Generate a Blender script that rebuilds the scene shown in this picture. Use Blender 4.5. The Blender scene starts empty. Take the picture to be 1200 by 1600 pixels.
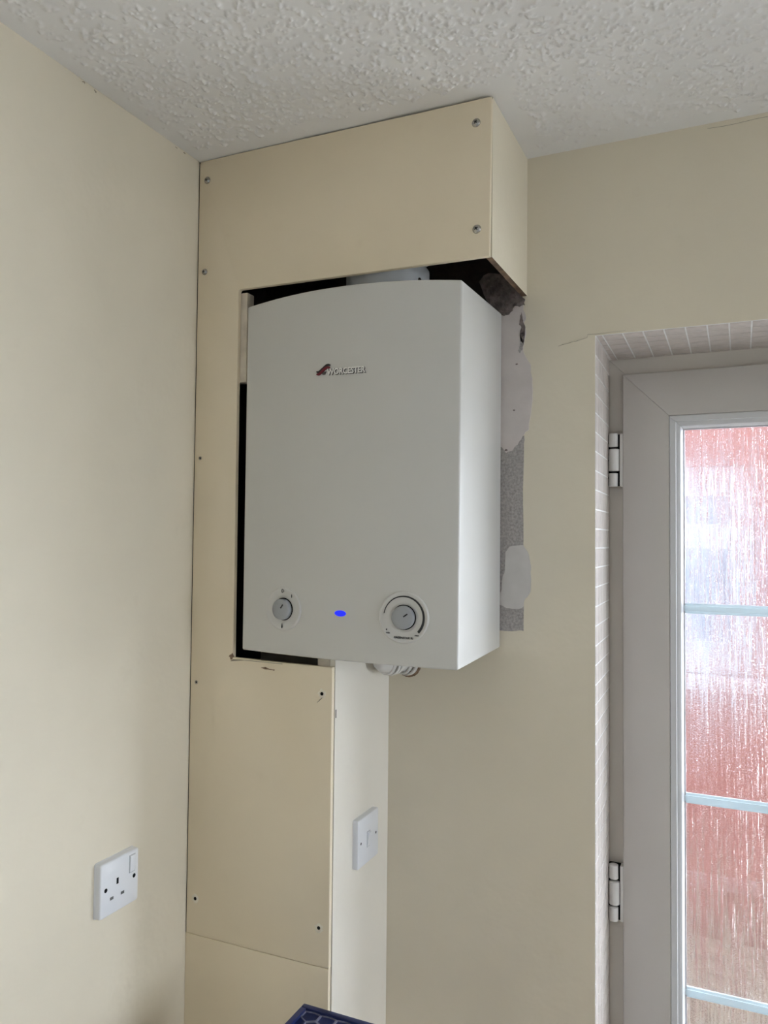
import bpy, bmesh, math, random
import numpy as np
from mathutils import Vector, Matrix

S = bpy.context.scene
COL = S.collection
random.seed(7)
rng = np.random.default_rng(11)
H = 2.4                                   # ceiling height; heights below are given from the ceiling down

# ------------------------------------------------------------------ camera
cd = bpy.data.cameras.new('camera')
cd.sensor_fit = 'AUTO'
cd.sensor_width = 36.0
cd.lens = 1224.47 / 1600.0 * 36.0
cd.clip_start = 0.02
cam = bpy.data.objects.new('camera', cd)
COL.objects.link(cam)
_r = Vector((0.91036847, 0.41368935, 0.00950583))
_u = Vector((0.005744, -0.03560354, 0.99934949))
_f = Vector((-0.41375868, 0.90972167, 0.03478857))
cam.matrix_world = Matrix(((_r.x, _u.x, -_f.x, 0.9321), (_r.y, _u.y, -_f.y, -1.4214),
                           (_r.z, _u.z, -_f.z, -0.7137 + H), (0, 0, 0, 1)))
S.camera = cam

# ------------------------------------------------------------------ sky, daylight portals, exposure
SKY = 20.0
w = bpy.data.worlds.new('overcast_sky')
S.world = w
w.use_nodes = True
bg = w.node_tree.nodes['Background']
bg.inputs['Color'].default_value = (0.88, 0.95, 1.06, 1)
bg.inputs['Strength'].default_value = SKY
S.view_settings.view_transform = 'Standard'
S.view_settings.look = 'None'
S.view_settings.gamma = 1.0
S.view_settings.exposure = 0.0
S.view_settings.use_curve_mapping = False
S.cycles.use_denoising = True
S.cycles.sample_clamp_indirect = 8.0
S.cycles.max_bounces = 12
S.cycles.diffuse_bounces = 5
S.cycles.use_adaptive_sampling = True
S.cycles.adaptive_threshold = 0.09
S.cycles.adaptive_min_samples = 16
S.cycles.transparent_max_bounces = 12

def portal(name, loc, sx, sy, rot):
    l = bpy.data.lights.new(name, 'AREA')
    l.shape = 'RECTANGLE'; l.size = sx; l.size_y = sy
    l.cycles.is_portal = True
    o = bpy.data.objects.new(name, l)
    o.location = loc; o.rotation_euler = rot
    COL.objects.link(o)
WIN = dict(x0=1.85, x1=3.30, z0=H - 1.48, z1=H - 0.44)     # kitchen window in the back wall, right of the door
WIN2 = dict(y0=-0.84, y1=-0.12, z0=H - 1.48, z1=H - 0.44)  # unseen one added in the right wall for more side light
XR = 3.4
DOOR_X1 = 1.60
portal('side_window_daylight_portal', (XR + 0.24, (WIN2['y0'] + WIN2['y1']) / 2, (WIN2['z0'] + WIN2['z1']) / 2),
       WIN2['z1'] - WIN2['z0'], WIN2['y1'] - WIN2['y0'], (0, math.radians(90), 0))
portal('door_daylight_portal', (1.14, 0.30, H - 1.30), 0.66, 1.72, (math.radians(-90), 0, 0))
portal('window_daylight_portal', ((WIN['x0'] + WIN['x1']) / 2, 0.24, (WIN['z0'] + WIN['z1']) / 2),
       WIN['x1'] - WIN['x0'], WIN['z1'] - WIN['z0'], (math.radians(-90), 0, 0))

# ------------------------------------------------------------------ materials
def nodes(name):
    m = bpy.data.materials.new(name); m.use_nodes = True
    nt = m.node_tree
    return m, nt, nt.nodes['Principled BSDF']

def coords(nt, scale=(1, 1, 1)):
    tc = nt.nodes.new('ShaderNodeTexCoord')
    mp = nt.nodes.new('ShaderNodeMapping')
    mp.inputs['Scale'].default_value = scale
    nt.links.new(tc.outputs['Object'], mp.inputs['Vector'])
    return mp.outputs['Vector']

def noise(nt, vec, scale, detail=3.0, rough=0.5):
    n = nt.nodes.new('ShaderNodeTexNoise')
    n.inputs['Scale'].default_value = scale
    n.inputs['Detail'].default_value = detail
    n.inputs['Roughness'].default_value = rough
    nt.links.new(vec, n.inputs['Vector'])
    return n.outputs['Fac']

def ramp(nt, fac, stops):
    r = nt.nodes.new('ShaderNodeValToRGB')
    while len(r.color_ramp.elements) < len(stops):
        r.color_ramp.elements.new(0.5)
    for e, (p, c) in zip(r.color_ramp.elements, stops):
        e.position = p; e.color = (*c, 1) if len(c) == 3 else c
    nt.links.new(fac, r.inputs['Fac'])
    return r.outputs['Color']

def mix(nt, fac, a, b):
    m = nt.nodes.new('ShaderNodeMix'); m.data_type = 'RGBA'
    if isinstance(fac, float): m.inputs['Factor'].default_value = fac
    else: nt.links.new(fac, m.inputs['Factor'])
    for s, v in (('A', a), ('B', b)):
        k = [i for i in m.inputs if i.name == s and i.type == 'RGBA'][0]
        if isinstance(v, tuple): k.default_value = (*v, 1)
        else: nt.links.new(v, k)
    return [o for o in m.outputs if o.type == 'RGBA'][0]

def bump(nt, p, height, strength, dist=0.002):
    b = nt.nodes.new('ShaderNodeBump')
    b.inputs['Strength'].default_value = strength
    b.inputs['Distance'].default_value = dist
    nt.links.new(height, b.inputs['Height'])
    nt.links.new(b.outputs['Normal'], p.inputs['Normal'])

def simple(name, c, rough=0.5, metal=0.0, spec=0.5, var=0.0, vscale=30, bstr=0.0, bscale=200, bdist=0.001):
    m, nt, p = nodes(name)
    p.inputs['Roughness'].default_value = rough
    p.inputs['Metallic'].default_value = metal
    p.inputs['Specular IOR Level'].default_value = spec
    p.inputs['Base Color'].default_value = (*c, 1)
    v = coords(nt)
    if var:
        lo = tuple(x * (1 - var) for x in c); hi = tuple(min(1, x * (1 + var)) for x in c)
        nt.links.new(ramp(nt, noise(nt, v, vscale, 4), [(0.3, lo), (0.7, hi)]), p.inputs['Base Color'])
    if bstr:
        bump(nt, p, noise(nt, v, bscale, 4), bstr, bdist)
    return m

CREAM = (0.765, 0.695, 0.555)
def paint(name, c, rough=0.55, mottling=0.035, bstr=0.25, stain=True):
    """emulsion paint: faint roller texture, slight mottling and a few grubby marks"""
    m, nt, p = nodes(name)
    v = coords(nt)
    lo = tuple(x * (1 - mottling) for x in c); hi = tuple(min(1, x * (1 + mottling)) for x in c)
    col = ramp(nt, noise(nt, v, 3.5, 3, 0.6), [(0.3, lo), (0.7, hi)])
    if stain:
        f = ramp(nt, noise(nt, v, 9.0, 4, 0.65), [(0.63, (0, 0, 0)), (0.80, (0.16,) * 3)])
        col = mix(nt, f, col, (c[0] * 0.66, c[1] * 0.60, c[2] * 0.47))
    nt.links.new(col, p.inputs['Base Color'])
    p.inputs['Roughness'].default_value = rough
    p.inputs['Specular IOR Level'].default_value = 0.35
    bump(nt, p, noise(nt, v, 30, 2, 0.65), bstr, 0.0035)
    return m, nt, p, col, v

M = {}
M['panel'] = paint('cream_painted_board', (0.835, 0.725, 0.54), 0.5, 0.03, 0.12)[0]
M['board_side'] = paint('pale_cream_painted_board', (0.80, 0.73, 0.58), 0.5, 0.03, 0.12)[0]

M['board_low'] = paint('off_white_painted_board', (0.83, 0.785, 0.69), 0.45, 0.03, 0.12)[0]

def wall_material(name, axis):
    """cream emulsion; the stretch closed in behind the boxing is bare dark masonry"""
    m, nt, p, col, v = paint(name, CREAM)
    sx = nt.nodes.new('ShaderNodeSeparateXYZ'); nt.links.new(v, sx.inputs[0])
    def test(sock, op, val):
        n = nt.nodes.new('ShaderNodeMath'); n.operation = op
        nt.links.new(sock, n.inputs[0]); n.inputs[1].default_value = val
        return n.outputs[0]
    def both(a, b):
        n = nt.nodes.new('ShaderNodeMath'); n.operation = 'MULTIPLY'
        nt.links.new(a, n.inputs[0]); nt.links.new(b, n.inputs[1]); return n.outputs[0]
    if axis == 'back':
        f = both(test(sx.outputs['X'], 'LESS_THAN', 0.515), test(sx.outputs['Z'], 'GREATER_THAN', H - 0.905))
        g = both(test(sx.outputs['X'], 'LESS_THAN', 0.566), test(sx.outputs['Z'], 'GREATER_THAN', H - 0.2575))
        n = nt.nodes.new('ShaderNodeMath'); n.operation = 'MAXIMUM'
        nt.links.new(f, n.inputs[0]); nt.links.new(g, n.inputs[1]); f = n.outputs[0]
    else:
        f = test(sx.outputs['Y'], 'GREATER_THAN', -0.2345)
    dark = ramp(nt, noise(nt, v, 24, 5, 0.7), [(0.3, (0.018, 0.014, 0.013)), (0.7, (0.06, 0.045, 0.038))])  # near-black tone paints in the shade of the closed void
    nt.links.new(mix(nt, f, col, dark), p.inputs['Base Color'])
    return m
M['wall_back'] = wall_material('cream_emulsion_back', 'back')
M['wall_left'] = wall_material('cream_emulsion_left', 'left')
M['wall'] = paint('cream_emulsion', CREAM)[0]
M['wall_white'] = simple('white_kitchen_wall', (0.62, 0.62, 0.61), 0.6)
M['ceiling'] = simple('white_artex', (0.80, 0.785, 0.765), 0.75, spec=0.25, var=0.03, vscale=5, bstr=0.15, bscale=300)
M['raw_edge'] = simple('raw_fibreboard', (0.16, 0.10, 0.06), 0.9, var=0.4, vscale=60, bstr=0.6, bscale=400)
M['chipped'] = simple('chipped_brown_board', (0.30, 0.20, 0.13), 0.9, var=0.4, vscale=160, bstr=0.6, bscale=500)
M['scuff'] = simple('dark_scuff', (0.10, 0.08, 0.06), 0.9)
M['hairline'] = simple('hairline_crack', (0.34, 0.29, 0.22), 0.9)
M['timber'] = simple('weathered_batten', (0.66, 0.59, 0.48), 0.8, var=0.2, vscale=25)
M['enamel'] = simple('white_enamelled_steel', (0.66, 0.65, 0.615), 0.32, spec=0.5)
M['boiler_under'] = simple('grey_boiler_underside', (0.30, 0.30, 0.30), 0.6)
M['dial_white'] = simple('white_dial_plastic', (0.68, 0.67, 0.64), 0.35)
M['knob_grey'] = simple('grey_knob_plastic', (0.37, 0.385, 0.40), 0.38)
M['black'] = simple('black_print', (0.02, 0.02, 0.022), 0.5)
M['dark_gap'] = simple('dark_gap', (0.01, 0.01, 0.01), 0.9, spec=0.1)
M['silver'] = simple('silver_letters', (0.94, 0.92, 0.88), 0.3)  # near white, standing in for chrome that reflects the window
M['badge_grey'] = simple('badge_grey', (0.07, 0.066, 0.062), 0.4)
M['badge_red'] = simple('badge_red', (0.19, 0.018, 0.03), 0.35)
M['badge_dark'] = simple('badge_charcoal', (0.03, 0.03, 0.032), 0.35)
M['screw'] = simple('zinc_screw', (0.44, 0.43, 0.41), 0.24, metal=1.0)
M['rim_cream'] = simple('pale_cream_filler', (0.86, 0.80, 0.66), 0.7)
M['filler'] = simple('pinkish_filler', (0.66, 0.60, 0.57), 0.9, spec=0.2, var=0.06, vscale=18, bstr=0.4, bscale=90)
M['filler_grey'] = simple('grey_filler', (0.63, 0.60, 0.57), 0.9, spec=0.2, var=0.06, vscale=22, bstr=0.35, bscale=90)
M['cement'] = simple('bare_grey_cement', (0.42, 0.39, 0.37), 0.95, spec=0.15, var=0.25, vscale=240, bstr=0.8, bscale=330)
M['mortar'] = simple('rough_brown_mortar', (0.22, 0.18, 0.165), 0.95, spec=0.15, var=0.5, vscale=45, bstr=1.0, bscale=120, bdist=0.006)
M['plastic_white'] = simple('white_moulded_plastic', (0.79, 0.80, 0.82), 0.3)
M['plastic_yellowed'] = simple('white_waste_pipe', (0.70, 0.68, 0.64), 0.35)
M['hinge_white'] = simple('white_hinge', (0.74, 0.72, 0.69), 0.35)
M['flue'] = simple('white_grey_flue', (0.62, 0.64, 0.66), 0.4)
M['upvc'] = simple('white_upvc', (0.56, 0.53, 0.495), 0.38, var=0.015, vscale=5)
M['upvc_frame'] = simple('aged_upvc_frame', (0.68, 0.635, 0.57), 0.4, var=0.02, vscale=6)  # lighter copy of the leaf's upvc, lifting the frame out of shade
M['upvc_bead'] = simple('white_glazing_bead', (0.60, 0.60, 0.60), 0.3)  # leaf's upvc made paler for daylight coming through the glass
def bar_material():
    m, nt, p = nodes('pale_georgian_bar')
    p.inputs['Base Color'].default_value = (0.86, 0.93, 0.95, 1); p.inputs['Roughness'].default_value = 0.3
    t = nt.nodes.new('ShaderNodeBsdfTranslucent'); t.inputs['Color'].default_value = (0.80, 0.92, 0.97, 1)
    mx = nt.nodes.new('ShaderNodeMixShader'); mx.inputs['Fac'].default_value = 0.34
    nt.links.new(p.outputs[0], mx.inputs[1]); nt.links.new(t.outputs[0], mx.inputs[2])
    nt.links.new(mx.outputs[0], nt.nodes['Material Output'].inputs['Surface'])
    return m
M['bar'] = bar_material()
M['spacer'] = simple('aluminium_spacer', (0.62, 0.62, 0.65), 0.35, metal=0.8)
M['grout'] = simple('white_grout', (0.82, 0.81, 0.79), 0.85, var=0.05, vscale=40)
M['tile'] = simple('beige_mosaic_tile', (0.56, 0.50, 0.455), 0.33, var=0.10, vscale=55, bstr=0.3, bscale=140)
M['slot_grey'] = simple('grey_shutter', (0.11, 0.11, 0.11), 0.6)
M['case_blue'] = simple('navy_blue_plastic', (0.010, 0.022, 0.115), 0.42)
M['case_ridge'] = simple('worn_blue_grey_ridge', (0.17, 0.17, 0.24), 0.55, var=0.4, vscale=60)
M['table_wood'] = simple('plain_plywood', (0.50, 0.36, 0.22), 0.6, var=0.15, vscale=12)
M['floor'] = simple('grey_vinyl_floor', (0.50, 0.49, 0.47), 0.45, var=0.12, vscale=6)
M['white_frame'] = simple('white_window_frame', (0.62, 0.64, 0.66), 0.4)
M['far_frame'] = simple('grubby_white_frame', (0.245, 0.27, 0.29), 0.5)  # white frame greyed in colour so outdoor light does not burn it out
M['paving'] = simple('tan_gravel', (0.075, 0.058, 0.04), 0.95, var=0.6, vscale=9)
M['concrete'] = simple('pale_concrete', (0.46, 0.44, 0.41), 0.9, var=0.1, vscale=3)  # unseen ground, paled to bounce daylight up into the room
M['gravel'] = simple('tan_gravel_bed', (0.10, 0.078, 0.055), 0.95, var=0.55, vscale=14, bstr=1.0, bscale=60, bdist=0.02)
M['plinth'] = simple('dark_red_plinth', (0.062, 0.018, 0.0145), 0.9, var=0.2, vscale=6)
M['ledge'] = simple('pale_mortar_ledge', (0.13, 0.085, 0.085), 0.9)

def brick_material():
    m, nt, p = nodes('red_brickwork')
    v = coords(nt)
    sw = nt.nodes.new('ShaderNodeSeparateXYZ'); nt.links.new(v, sw.inputs[0])
    cb = nt.nodes.new('ShaderNodeCombineXYZ')
    nt.links.new(sw.outputs['X'], cb.inputs['X']); nt.links.new(sw.outputs['Z'], cb.inputs['Y'])
    b = nt.nodes.new('ShaderNodeTexBrick')
    b.inputs['Scale'].default_value = 1.0
    b.inputs['Brick Width'].default_value = 0.225
    b.inputs['Row Height'].default_value = 0.075
    b.inputs['Mortar Size'].default_value = 0.004
    b.inputs['Color1'].default_value = (0.108, 0.029, 0.023, 1)
    b.inputs['Color2'].default_value = (0.094, 0.025, 0.020, 1)
    b.inputs['Mortar'].default_value = (0.108, 0.042, 0.034, 1)
    nt.links.new(cb.outputs[0], b.inputs['Vector'])
    nt.links.new(mix(nt, ramp(nt, noise(nt, v, 1.7, 4), [(0.3, (0, 0, 0)), (0.75, (0.55,) * 3)]), b.outputs['Color'], (0.122, 0.050, 0.037)), p.inputs['Base Color'])
    p.inputs['Roughness'].default_value = 0.9
    return m
M['brick'] = brick_material()

def rain_glass():
    """obscure glass: irregular vertical runnels with small dimples; partly sees straight through, partly refracts"""
    m, nt, p = nodes('rain_textured_glass')
    nt.nodes.remove(p)
    out = nt.nodes['Material Output']
    v = coords(nt, (1, 1, 0.035))
    wob = coords(nt, (1, 1, 1))
    n1 = noise(nt, v, 290, 2, 0.6)
    n2 = noise(nt, wob, 380, 2, 0.6)
    ad = nt.nodes.new('ShaderNodeMath'); ad.operation = 'MULTIPLY_ADD'
    nt.links.new(n2, ad.inputs[0]); ad.inputs[1].default_value = 0.6; nt.links.new(n1, ad.inputs[2])
    bp = nt.nodes.new('ShaderNodeBump')
    bp.inputs['Strength'].default_value = 0.9; bp.inputs['Distance'].default_value = 0.0024
    nt.links.new(ad.outputs[0], bp.inputs['Height'])
    gl = nt.nodes.new('ShaderNodeBsdfGlass')
    gl.inputs['IOR'].default_value = 1.45; gl.inputs['Roughness'].default_value = 0.03
    gl.inputs['Color'].default_value = (0.98, 0.99, 1, 1)
    nt.links.new(bp.outputs['Normal'], gl.inputs['Normal'])
    tr = nt.nodes.new('ShaderNodeBsdfTransparent')
    tr.inputs['Color'].default_value = (0.97, 0.985, 1, 1)
    mx = nt.nodes.new('ShaderNodeMixShader')
    f = ramp(nt, n1, [(0.42, (0.05,) * 3), (0.58, (0.60,) * 3)])
    nt.links.new(f, mx.inputs['Fac'])
    nt.links.new(gl.outputs[0], mx.inputs[1]); nt.links.new(tr.outputs[0], mx.inputs[2])
    nt.links.new(mx.outputs[0], out.inputs['Surface'])
    return m
M['rain_glass'] = rain_glass()

def clear_glass():
    m, nt, p = nodes('clear_glass'); nt.nodes.remove(p)
    out = nt.nodes['Material Output']
    tr = nt.nodes.new('ShaderNodeBsdfTransparent'); tr.inputs['Color'].default_value = (0.96, 0.97, 0.97, 1)
    gs = nt.nodes.new('ShaderNodeBsdfGlossy'); gs.inputs['Roughness'].default_value = 0.02
    mx = nt.nodes.new('ShaderNodeMixShader'); mx.inputs['Fac'].default_value = 0.06
    nt.links.new(tr.outputs[0], mx.inputs[1]); nt.links.new(gs.outputs[0], mx.inputs[2])
    nt.links.new(mx.outputs[0], out.inputs['Surface'])
    return m
M['clear_glass'] = clear_glass()
M['far_pane'] = simple('far_window_pane', (0.06, 0.08, 0.11), 0.1, spec=0.5)

def led_material():
    m, nt, p = nodes('lit_blue_led')
    p.inputs['Base Color'].default_value = (0.01, 0.02, 0.6, 1)
    p.inputs['Emission Color'].default_value = (0.008, 0.018, 1.0, 1)
    p.inputs['Emission Strength'].default_value = 1.0
    return m
M['led'] = led_material()

# ------------------------------------------------------------------ mesh helpers
def Z(z): return z + H

def new_mesh(name, bm, sharp=35):
    me = bpy.data.meshes.new(name)
    bm.normal_update(); bm.to_mesh(me); bm.free()
    for p in me.polygons: p.use_smooth = True
    me.set_sharp_from_angle(angle=math.radians(sharp))
    return me

def link(name, me, mat, parent=None):
    o = bpy.data.objects.new(name, me)
    if mat is not None:
        for k in (mat if isinstance(mat, (list, tuple)) else [mat]): me.materials.append(M[k])
    COL.objects.link(o)
    if parent is not None: attach(o, parent)
    return o

def world_of(o):
    m = o.matrix_basis.copy()
    return (world_of(o.parent) @ o.matrix_parent_inverse @ m) if o.parent else m

def attach(o, parent):
    o.parent = parent
    o.matrix_parent_inverse = world_of(parent).inverted()

def obj(name, bm, mat, parent=None, sharp=35):
    return link(name, new_mesh(name, bm, sharp), mat, parent)

def tag(o, label=None, cat=None, group=None, kind=None):
    for k, v in (('label', label), ('category', cat), ('group', group), ('kind', kind)):
        if v: o[k] = v
    return o

def empty(name, loc, label=None, cat=None, kind=None, group=None):
    o = bpy.data.objects.new(name, None); o.location = loc; o.empty_display_size = 0.05
    COL.objects.link(o)
    return tag(o, label, cat, group, kind)

def add_box(bm, x0, x1, y0, y1, z0, z1, bev=0.0, seg=2):
    vs = [bm.verts.new((x, y, z)) for z in (z0, z1) for y in (y0, y1) for x in (x0, x1)]
    fs = [bm.faces.new([vs[i] for i in q]) for q in ((0, 2, 3, 1), (4, 5, 7, 6), (0, 1, 5, 4), (2, 6, 7, 3), (0, 4, 6, 2), (1, 3, 7, 5))]
    if bev:
        es = list({e for f in fs for e in f.edges})
        bmesh.ops.bevel(bm, geom=es, offset=bev, segments=seg, affect='EDGES', profile=0.5)

def box(*a, **k):
    bm = bmesh.new(); add_box(bm, *a, **k); return bm

def prism_xz(poly, y0, y1, bev=0.0, seg=2):
    """polygon in x,z extruded from y0 (front) to y1"""
    bm = bmesh.new()
    a = [bm.verts.new((x, y0, z)) for x, z in poly]
    b = [bm.verts.new((x, y1, z)) for x, z in poly]
    n = len(poly)
    bm.faces.new(a); bm.faces.new(b[::-1])
    for i in range(n): bm.faces.new((a[i], b[i], b[(i + 1) % n], a[(i + 1) % n]))
    bmesh.ops.recalc_face_normals(bm, faces=bm.faces)
    if bev:
        es = [e for e in bm.edges if abs(e.verts[0].co.y - y0) < 1e-6 and abs(e.verts[1].co.y - y0) < 1e-6]
        bmesh.ops.bevel(bm, geom=es, offset=bev, segments=seg, affect='EDGES', profile=0.5)
    return bm

def add_lathe(bm, prof, n=40, mat=None):
    """profile of (radius, height) spun about local z; mat places it"""
    rings = []
    for r, h in prof:
        if r < 1e-7: ring = [bm.verts.new((0, 0, h))]
        else: ring = [bm.verts.new((r * math.cos(2 * math.pi * i / n), r * math.sin(2 * math.pi * i / n), h)) for i in range(n)]
        rings.append(ring)
    vs = [v for ring in rings for v in ring]
    for a, b in zip(rings, rings[1:]):
        if len(a) == 1 and len(b) == 1: continue
        for i in range(n):
            j = (i + 1) % n
            if len(a) == 1: bm.faces.new((a[0], b[i], b[j]))
            elif len(b) == 1: bm.faces.new((a[i], a[j], b[0]))
            else: bm.faces.new((a[i], a[j], b[j], b[i]))
    if mat is not None: bmesh.ops.transform(bm, matrix=mat, verts=vs)
    return bm

def lathe(prof, n=40, mat=None):
    bm = add_lathe(bmesh.new(), prof, n, mat)
    bmesh.ops.recalc_face_normals(bm, faces=bm.faces)
    return bm

def tube(path, r, n=24, caps=True):
    bm = bmesh.new(); rings = []
    pts = [Vector(p) for p in path]
    rr = r if isinstance(r, (list, tuple)) else [r] * len(pts)
    up = Vector((0.13, 0.31, 0.94))
    for i, p in enumerate(pts):
        t = (pts[min(i + 1, len(pts) - 1)] - pts[max(i - 1, 0)]).normalized()
        a = t.cross(up)
        if a.length < 1e-3: a = t.cross(Vector((1, 0, 0)))
        a.normalize(); b = t.cross(a)
        rings.append([bm.verts.new(p + rr[i] * (a * math.cos(2 * math.pi * k / n) + b * math.sin(2 * math.pi * k / n))) for k in range(n)])
    for a, b in zip(rings, rings[1:]):
        for k in range(n): bm.faces.new((a[k], a[(k + 1) % n], b[(k + 1) % n], b[k]))
    if caps: bm.faces.new(rings[0][::-1]); bm.faces.new(rings[-1])
    bmesh.ops.recalc_face_normals(bm, faces=bm.faces)
    return bm

def text_mesh(body, size, extrude, mat4, bold=0.0, spacing=1.0, bevel=0.0):
    cu = bpy.data.curves.new('lettering', 'FONT')
    cu.body = body; cu.size = size; cu.extrude = extrude; cu.offset = bold
    cu.align_x = 'CENTER'; cu.align_y = 'CENTER'; cu.space_character = spacing; cu.bevel_depth = bevel; cu.resolution_u = 3
    to = bpy.data.objects.new('lettering', cu); COL.objects.link(to)
    dg = bpy.context.evaluated_depsgraph_get()
    me = bpy.data.meshes.new_from_object(to.evaluated_get(dg))
    bpy.data.objects.remove(to); bpy.data.curves.remove(cu)
    me.transform(mat4)
    return me

# ------------------------------------------------------------------ room shell
XD, ZD, RD = 0.6975, -0.3455, 0.1865        # door recess: left edge, head, depth
WT = 0.26                                    # outer wall thickness
YF = -3.2
def struct(name, bm, mat, parent=None, sharp=35):
    o = obj(name, bm, mat, parent, sharp)
    if parent is None: o['kind'] = 'structure'
    return o

bm = bmesh.new()
vsp = [bm.verts.new((x, y, z)) for z in (0, H) for x, y in ((-0.12, 0), (XD, 0), (XD - 0.0062, WT), (-0.12, WT))]
for q in ((3, 2, 1, 0), (4, 5, 6, 7), (0, 1, 5, 4), (1, 2, 6, 5), (2, 3, 7, 6), (3, 0, 4, 7)): bm.faces.new([vsp[i] for i in q])
add_box(bm, XD - 0.0062, DOOR_X1, 0.0004, WT, Z(ZD), H - 0.0004)
add_box(bm, XD, DOOR_X1, 0, 0.0004, Z(ZD), H)
add_box(bm, DOOR_X1, WIN['x0'], 0, WT, 0, H)
add_box(bm, WIN['x1'], XR + 0.25, 0, WT, 0, H)
add_box(bm, WIN['x0'], WIN['x1'], 0, WT, 0, WIN['z0'])
add_box(bm, WIN['x0'], WIN['x1'], 0, WT, WIN['z1'], H)
wall_back = struct('wall_back', bm, 'wall_back')
struct('wall_left', box(-0.12, 0, YF, 0, 0, H), 'wall_left')
bm = bmesh.new()
add_box(bm, XR, XR + 0.25, YF, WIN2['y0'], 0, H)
add_box(bm, XR, XR + 0.25, WIN2['y1'], 0, 0, H)
add_box(bm, XR, XR + 0.25, WIN2['y0'], WIN2['y1'], 0, WIN2['z0'])
add_box(bm, XR, XR + 0.25, WIN2['y0'], WIN2['y1'], WIN2['z1'], H)
struct('wall_right', bm, 'wall_white')
struct('wall_front', box(-0.12, XR + 0.25, YF - 0.12, YF, 0, H), 'wall_white')
struct('floor', box(-0.12, XR + 0.25, YF - 0.12, WT, -0.12, 0), 'floor')

# ceiling: real stippled relief over the part in view, with a smooth trowelled margin along walls and boxing
def stippled_ceiling():
    step = 0.002; X1, Y1 = 1.32, 0.98
    nx, ny = int(X1 / step) + 1, int(Y1 / step) + 1
    xs = np.arange(nx) * step; ys = -np.arange(ny) * step
    hgt = np.zeros((ny, nx))
    R = 5
    oy, ox = np.mgrid[-R:R + 1, -R:R + 1] * step
    def margin(x, y):
        d = min(x, -y if x > 0.57 else 9)
        if x < 0.58: d = min(d, -0.2357 - y if y < -0.2357 else 0)
        elif y > -0.24: d = min(d, x - 0.574)
        elif x < 0.60: d = min(d, math.hypot(x - 0.574, y + 0.2357))
        return d
    for _ in range(11500):
        x, y = rng.uniform(0, X1), -rng.uniform(0, Y1)
        ang = rng.uniform(0, 6.28); k = rng.integers(1, 3)
        big = rng.uniform(0.7, 1.25)
        for _s in range(k):
            m = margin(x, y) + rng.normal(0, 0.007)
            if m > 0.036 and 0.014 < x < X1 - 0.014 and -Y1 + 0.014 < y < -0.014:
                i, j = int(round(-y / step)), int(round(x / step))
                if R <= i < ny - R and R <= j < nx - R:
                    s = 0.0021 * big * rng.uniform(0.75, 1.25); a = 0.0039 * big * rng.uniform(0.35, 1.15)
                    g = a * np.exp(-(ox ** 2 + oy ** 2) / (2 * s * s))
                    sl = hgt[i - R:i + R + 1, j - R:j + R + 1]
                    np.maximum(sl, g, out=sl)
            ang += rng.normal(0, 0.65)
            d = rng.uniform(0.0035, 0.0065)
            x += d * math.cos(ang); y += d * math.sin(ang)
    hgt += 0.0004 * np.sin(xs[None, :] * 37 + 2 * np.sin(ys[:, None] * 23)) + 0.0004
    hgt[0, :] = hgt[-1, :] = 0; hgt[:, 0] = hgt[:, -1] = 0
    co = np.empty((ny, nx, 3)); co[..., 0] = xs; co[..., 1] = ys[:, None]; co[..., 2] = H - hgt
    idx = np.arange(nx * ny).reshape(ny, nx)
    q = np.stack([idx[:-1, :-1], idx[:-1, 1:], idx[1:, 1:], idx[1:, :-1]], -1).reshape(-1, 4)
    v = co.reshape(-1, 3)
    extra = np.array([(X1, 0, H), (XR + .25, 0, H), (XR + .25, -Y1, H), (X1, -Y1, H), (-.12, -Y1, H), (XR + .25, YF - .12, H), (-.12, YF - .12, H), (XR + .25, -Y1, H)])
    base = len(v); v = np.vstack([v, extra])
    q = np.vstack([q, [[base, base + 1, base + 2, base + 3]], [[base + 4, base + 7, base + 5, base + 6]]])
    me = bpy.data.meshes.new('ceiling')
    me.vertices.add(len(v)); me.vertices.foreach_set('co', v.ravel())
    me.loops.add(q.size); me.loops.foreach_set('vertex_index', q.ravel().astype(np.int32))
    me.polygons.add(len(q)); me.polygons.foreach_set('loop_start', np.arange(0, q.size, 4, dtype=np.int32))
    me.polygons.foreach_set('use_smooth', np.ones(len(q), dtype=bool))
    me.update(calc_edges=True); me.validate()
    return me
ceil = tag(link('ceiling', stippled_ceiling(), 'ceiling'), kind='structure')
obj('ceiling_slab', box(-0.12, XR + 0.25, YF - 0.12, WT, H + 0.004, H + 0.12), 'ceiling', ceil)

# ------------------------------------------------------------------ bare and filled patches on the back wall beside the boiler
def subdivide_poly(poly, jit, n=3):
    out = []
    for i, a in enumerate(poly):
        b = poly[(i + 1) % len(poly)]
        for k in range(n):
            t = k / n
            out.append((a[0] + (b[0] - a[0]) * t + random.gauss(0, jit), a[1] + (b[1] - a[1]) * t + random.gauss(0, jit)))
    return out
def patch(name, poly, mat, y, jit=0.0007, bev=0.0006):
    pl = [(x, Z(z)) for x, z in subdivide_poly(poly, jit)]
    bm = prism_xz(pl, y, 0.001)
    return obj(name, bm, mat, wall_back)
MORTAR = [(0.4799, -0.22), (0.4975, -0.2038), (0.5325, -0.217), (0.5523, -0.2354), (0.5655, -0.2583), (0.5706, -0.2702), (0.5646, -0.2791), (0.55, -0.2762), (0.5427, -0.2887), (0.5304, -0.2922), (0.5155, -0.2832), (0.4953, -0.2589)]
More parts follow.
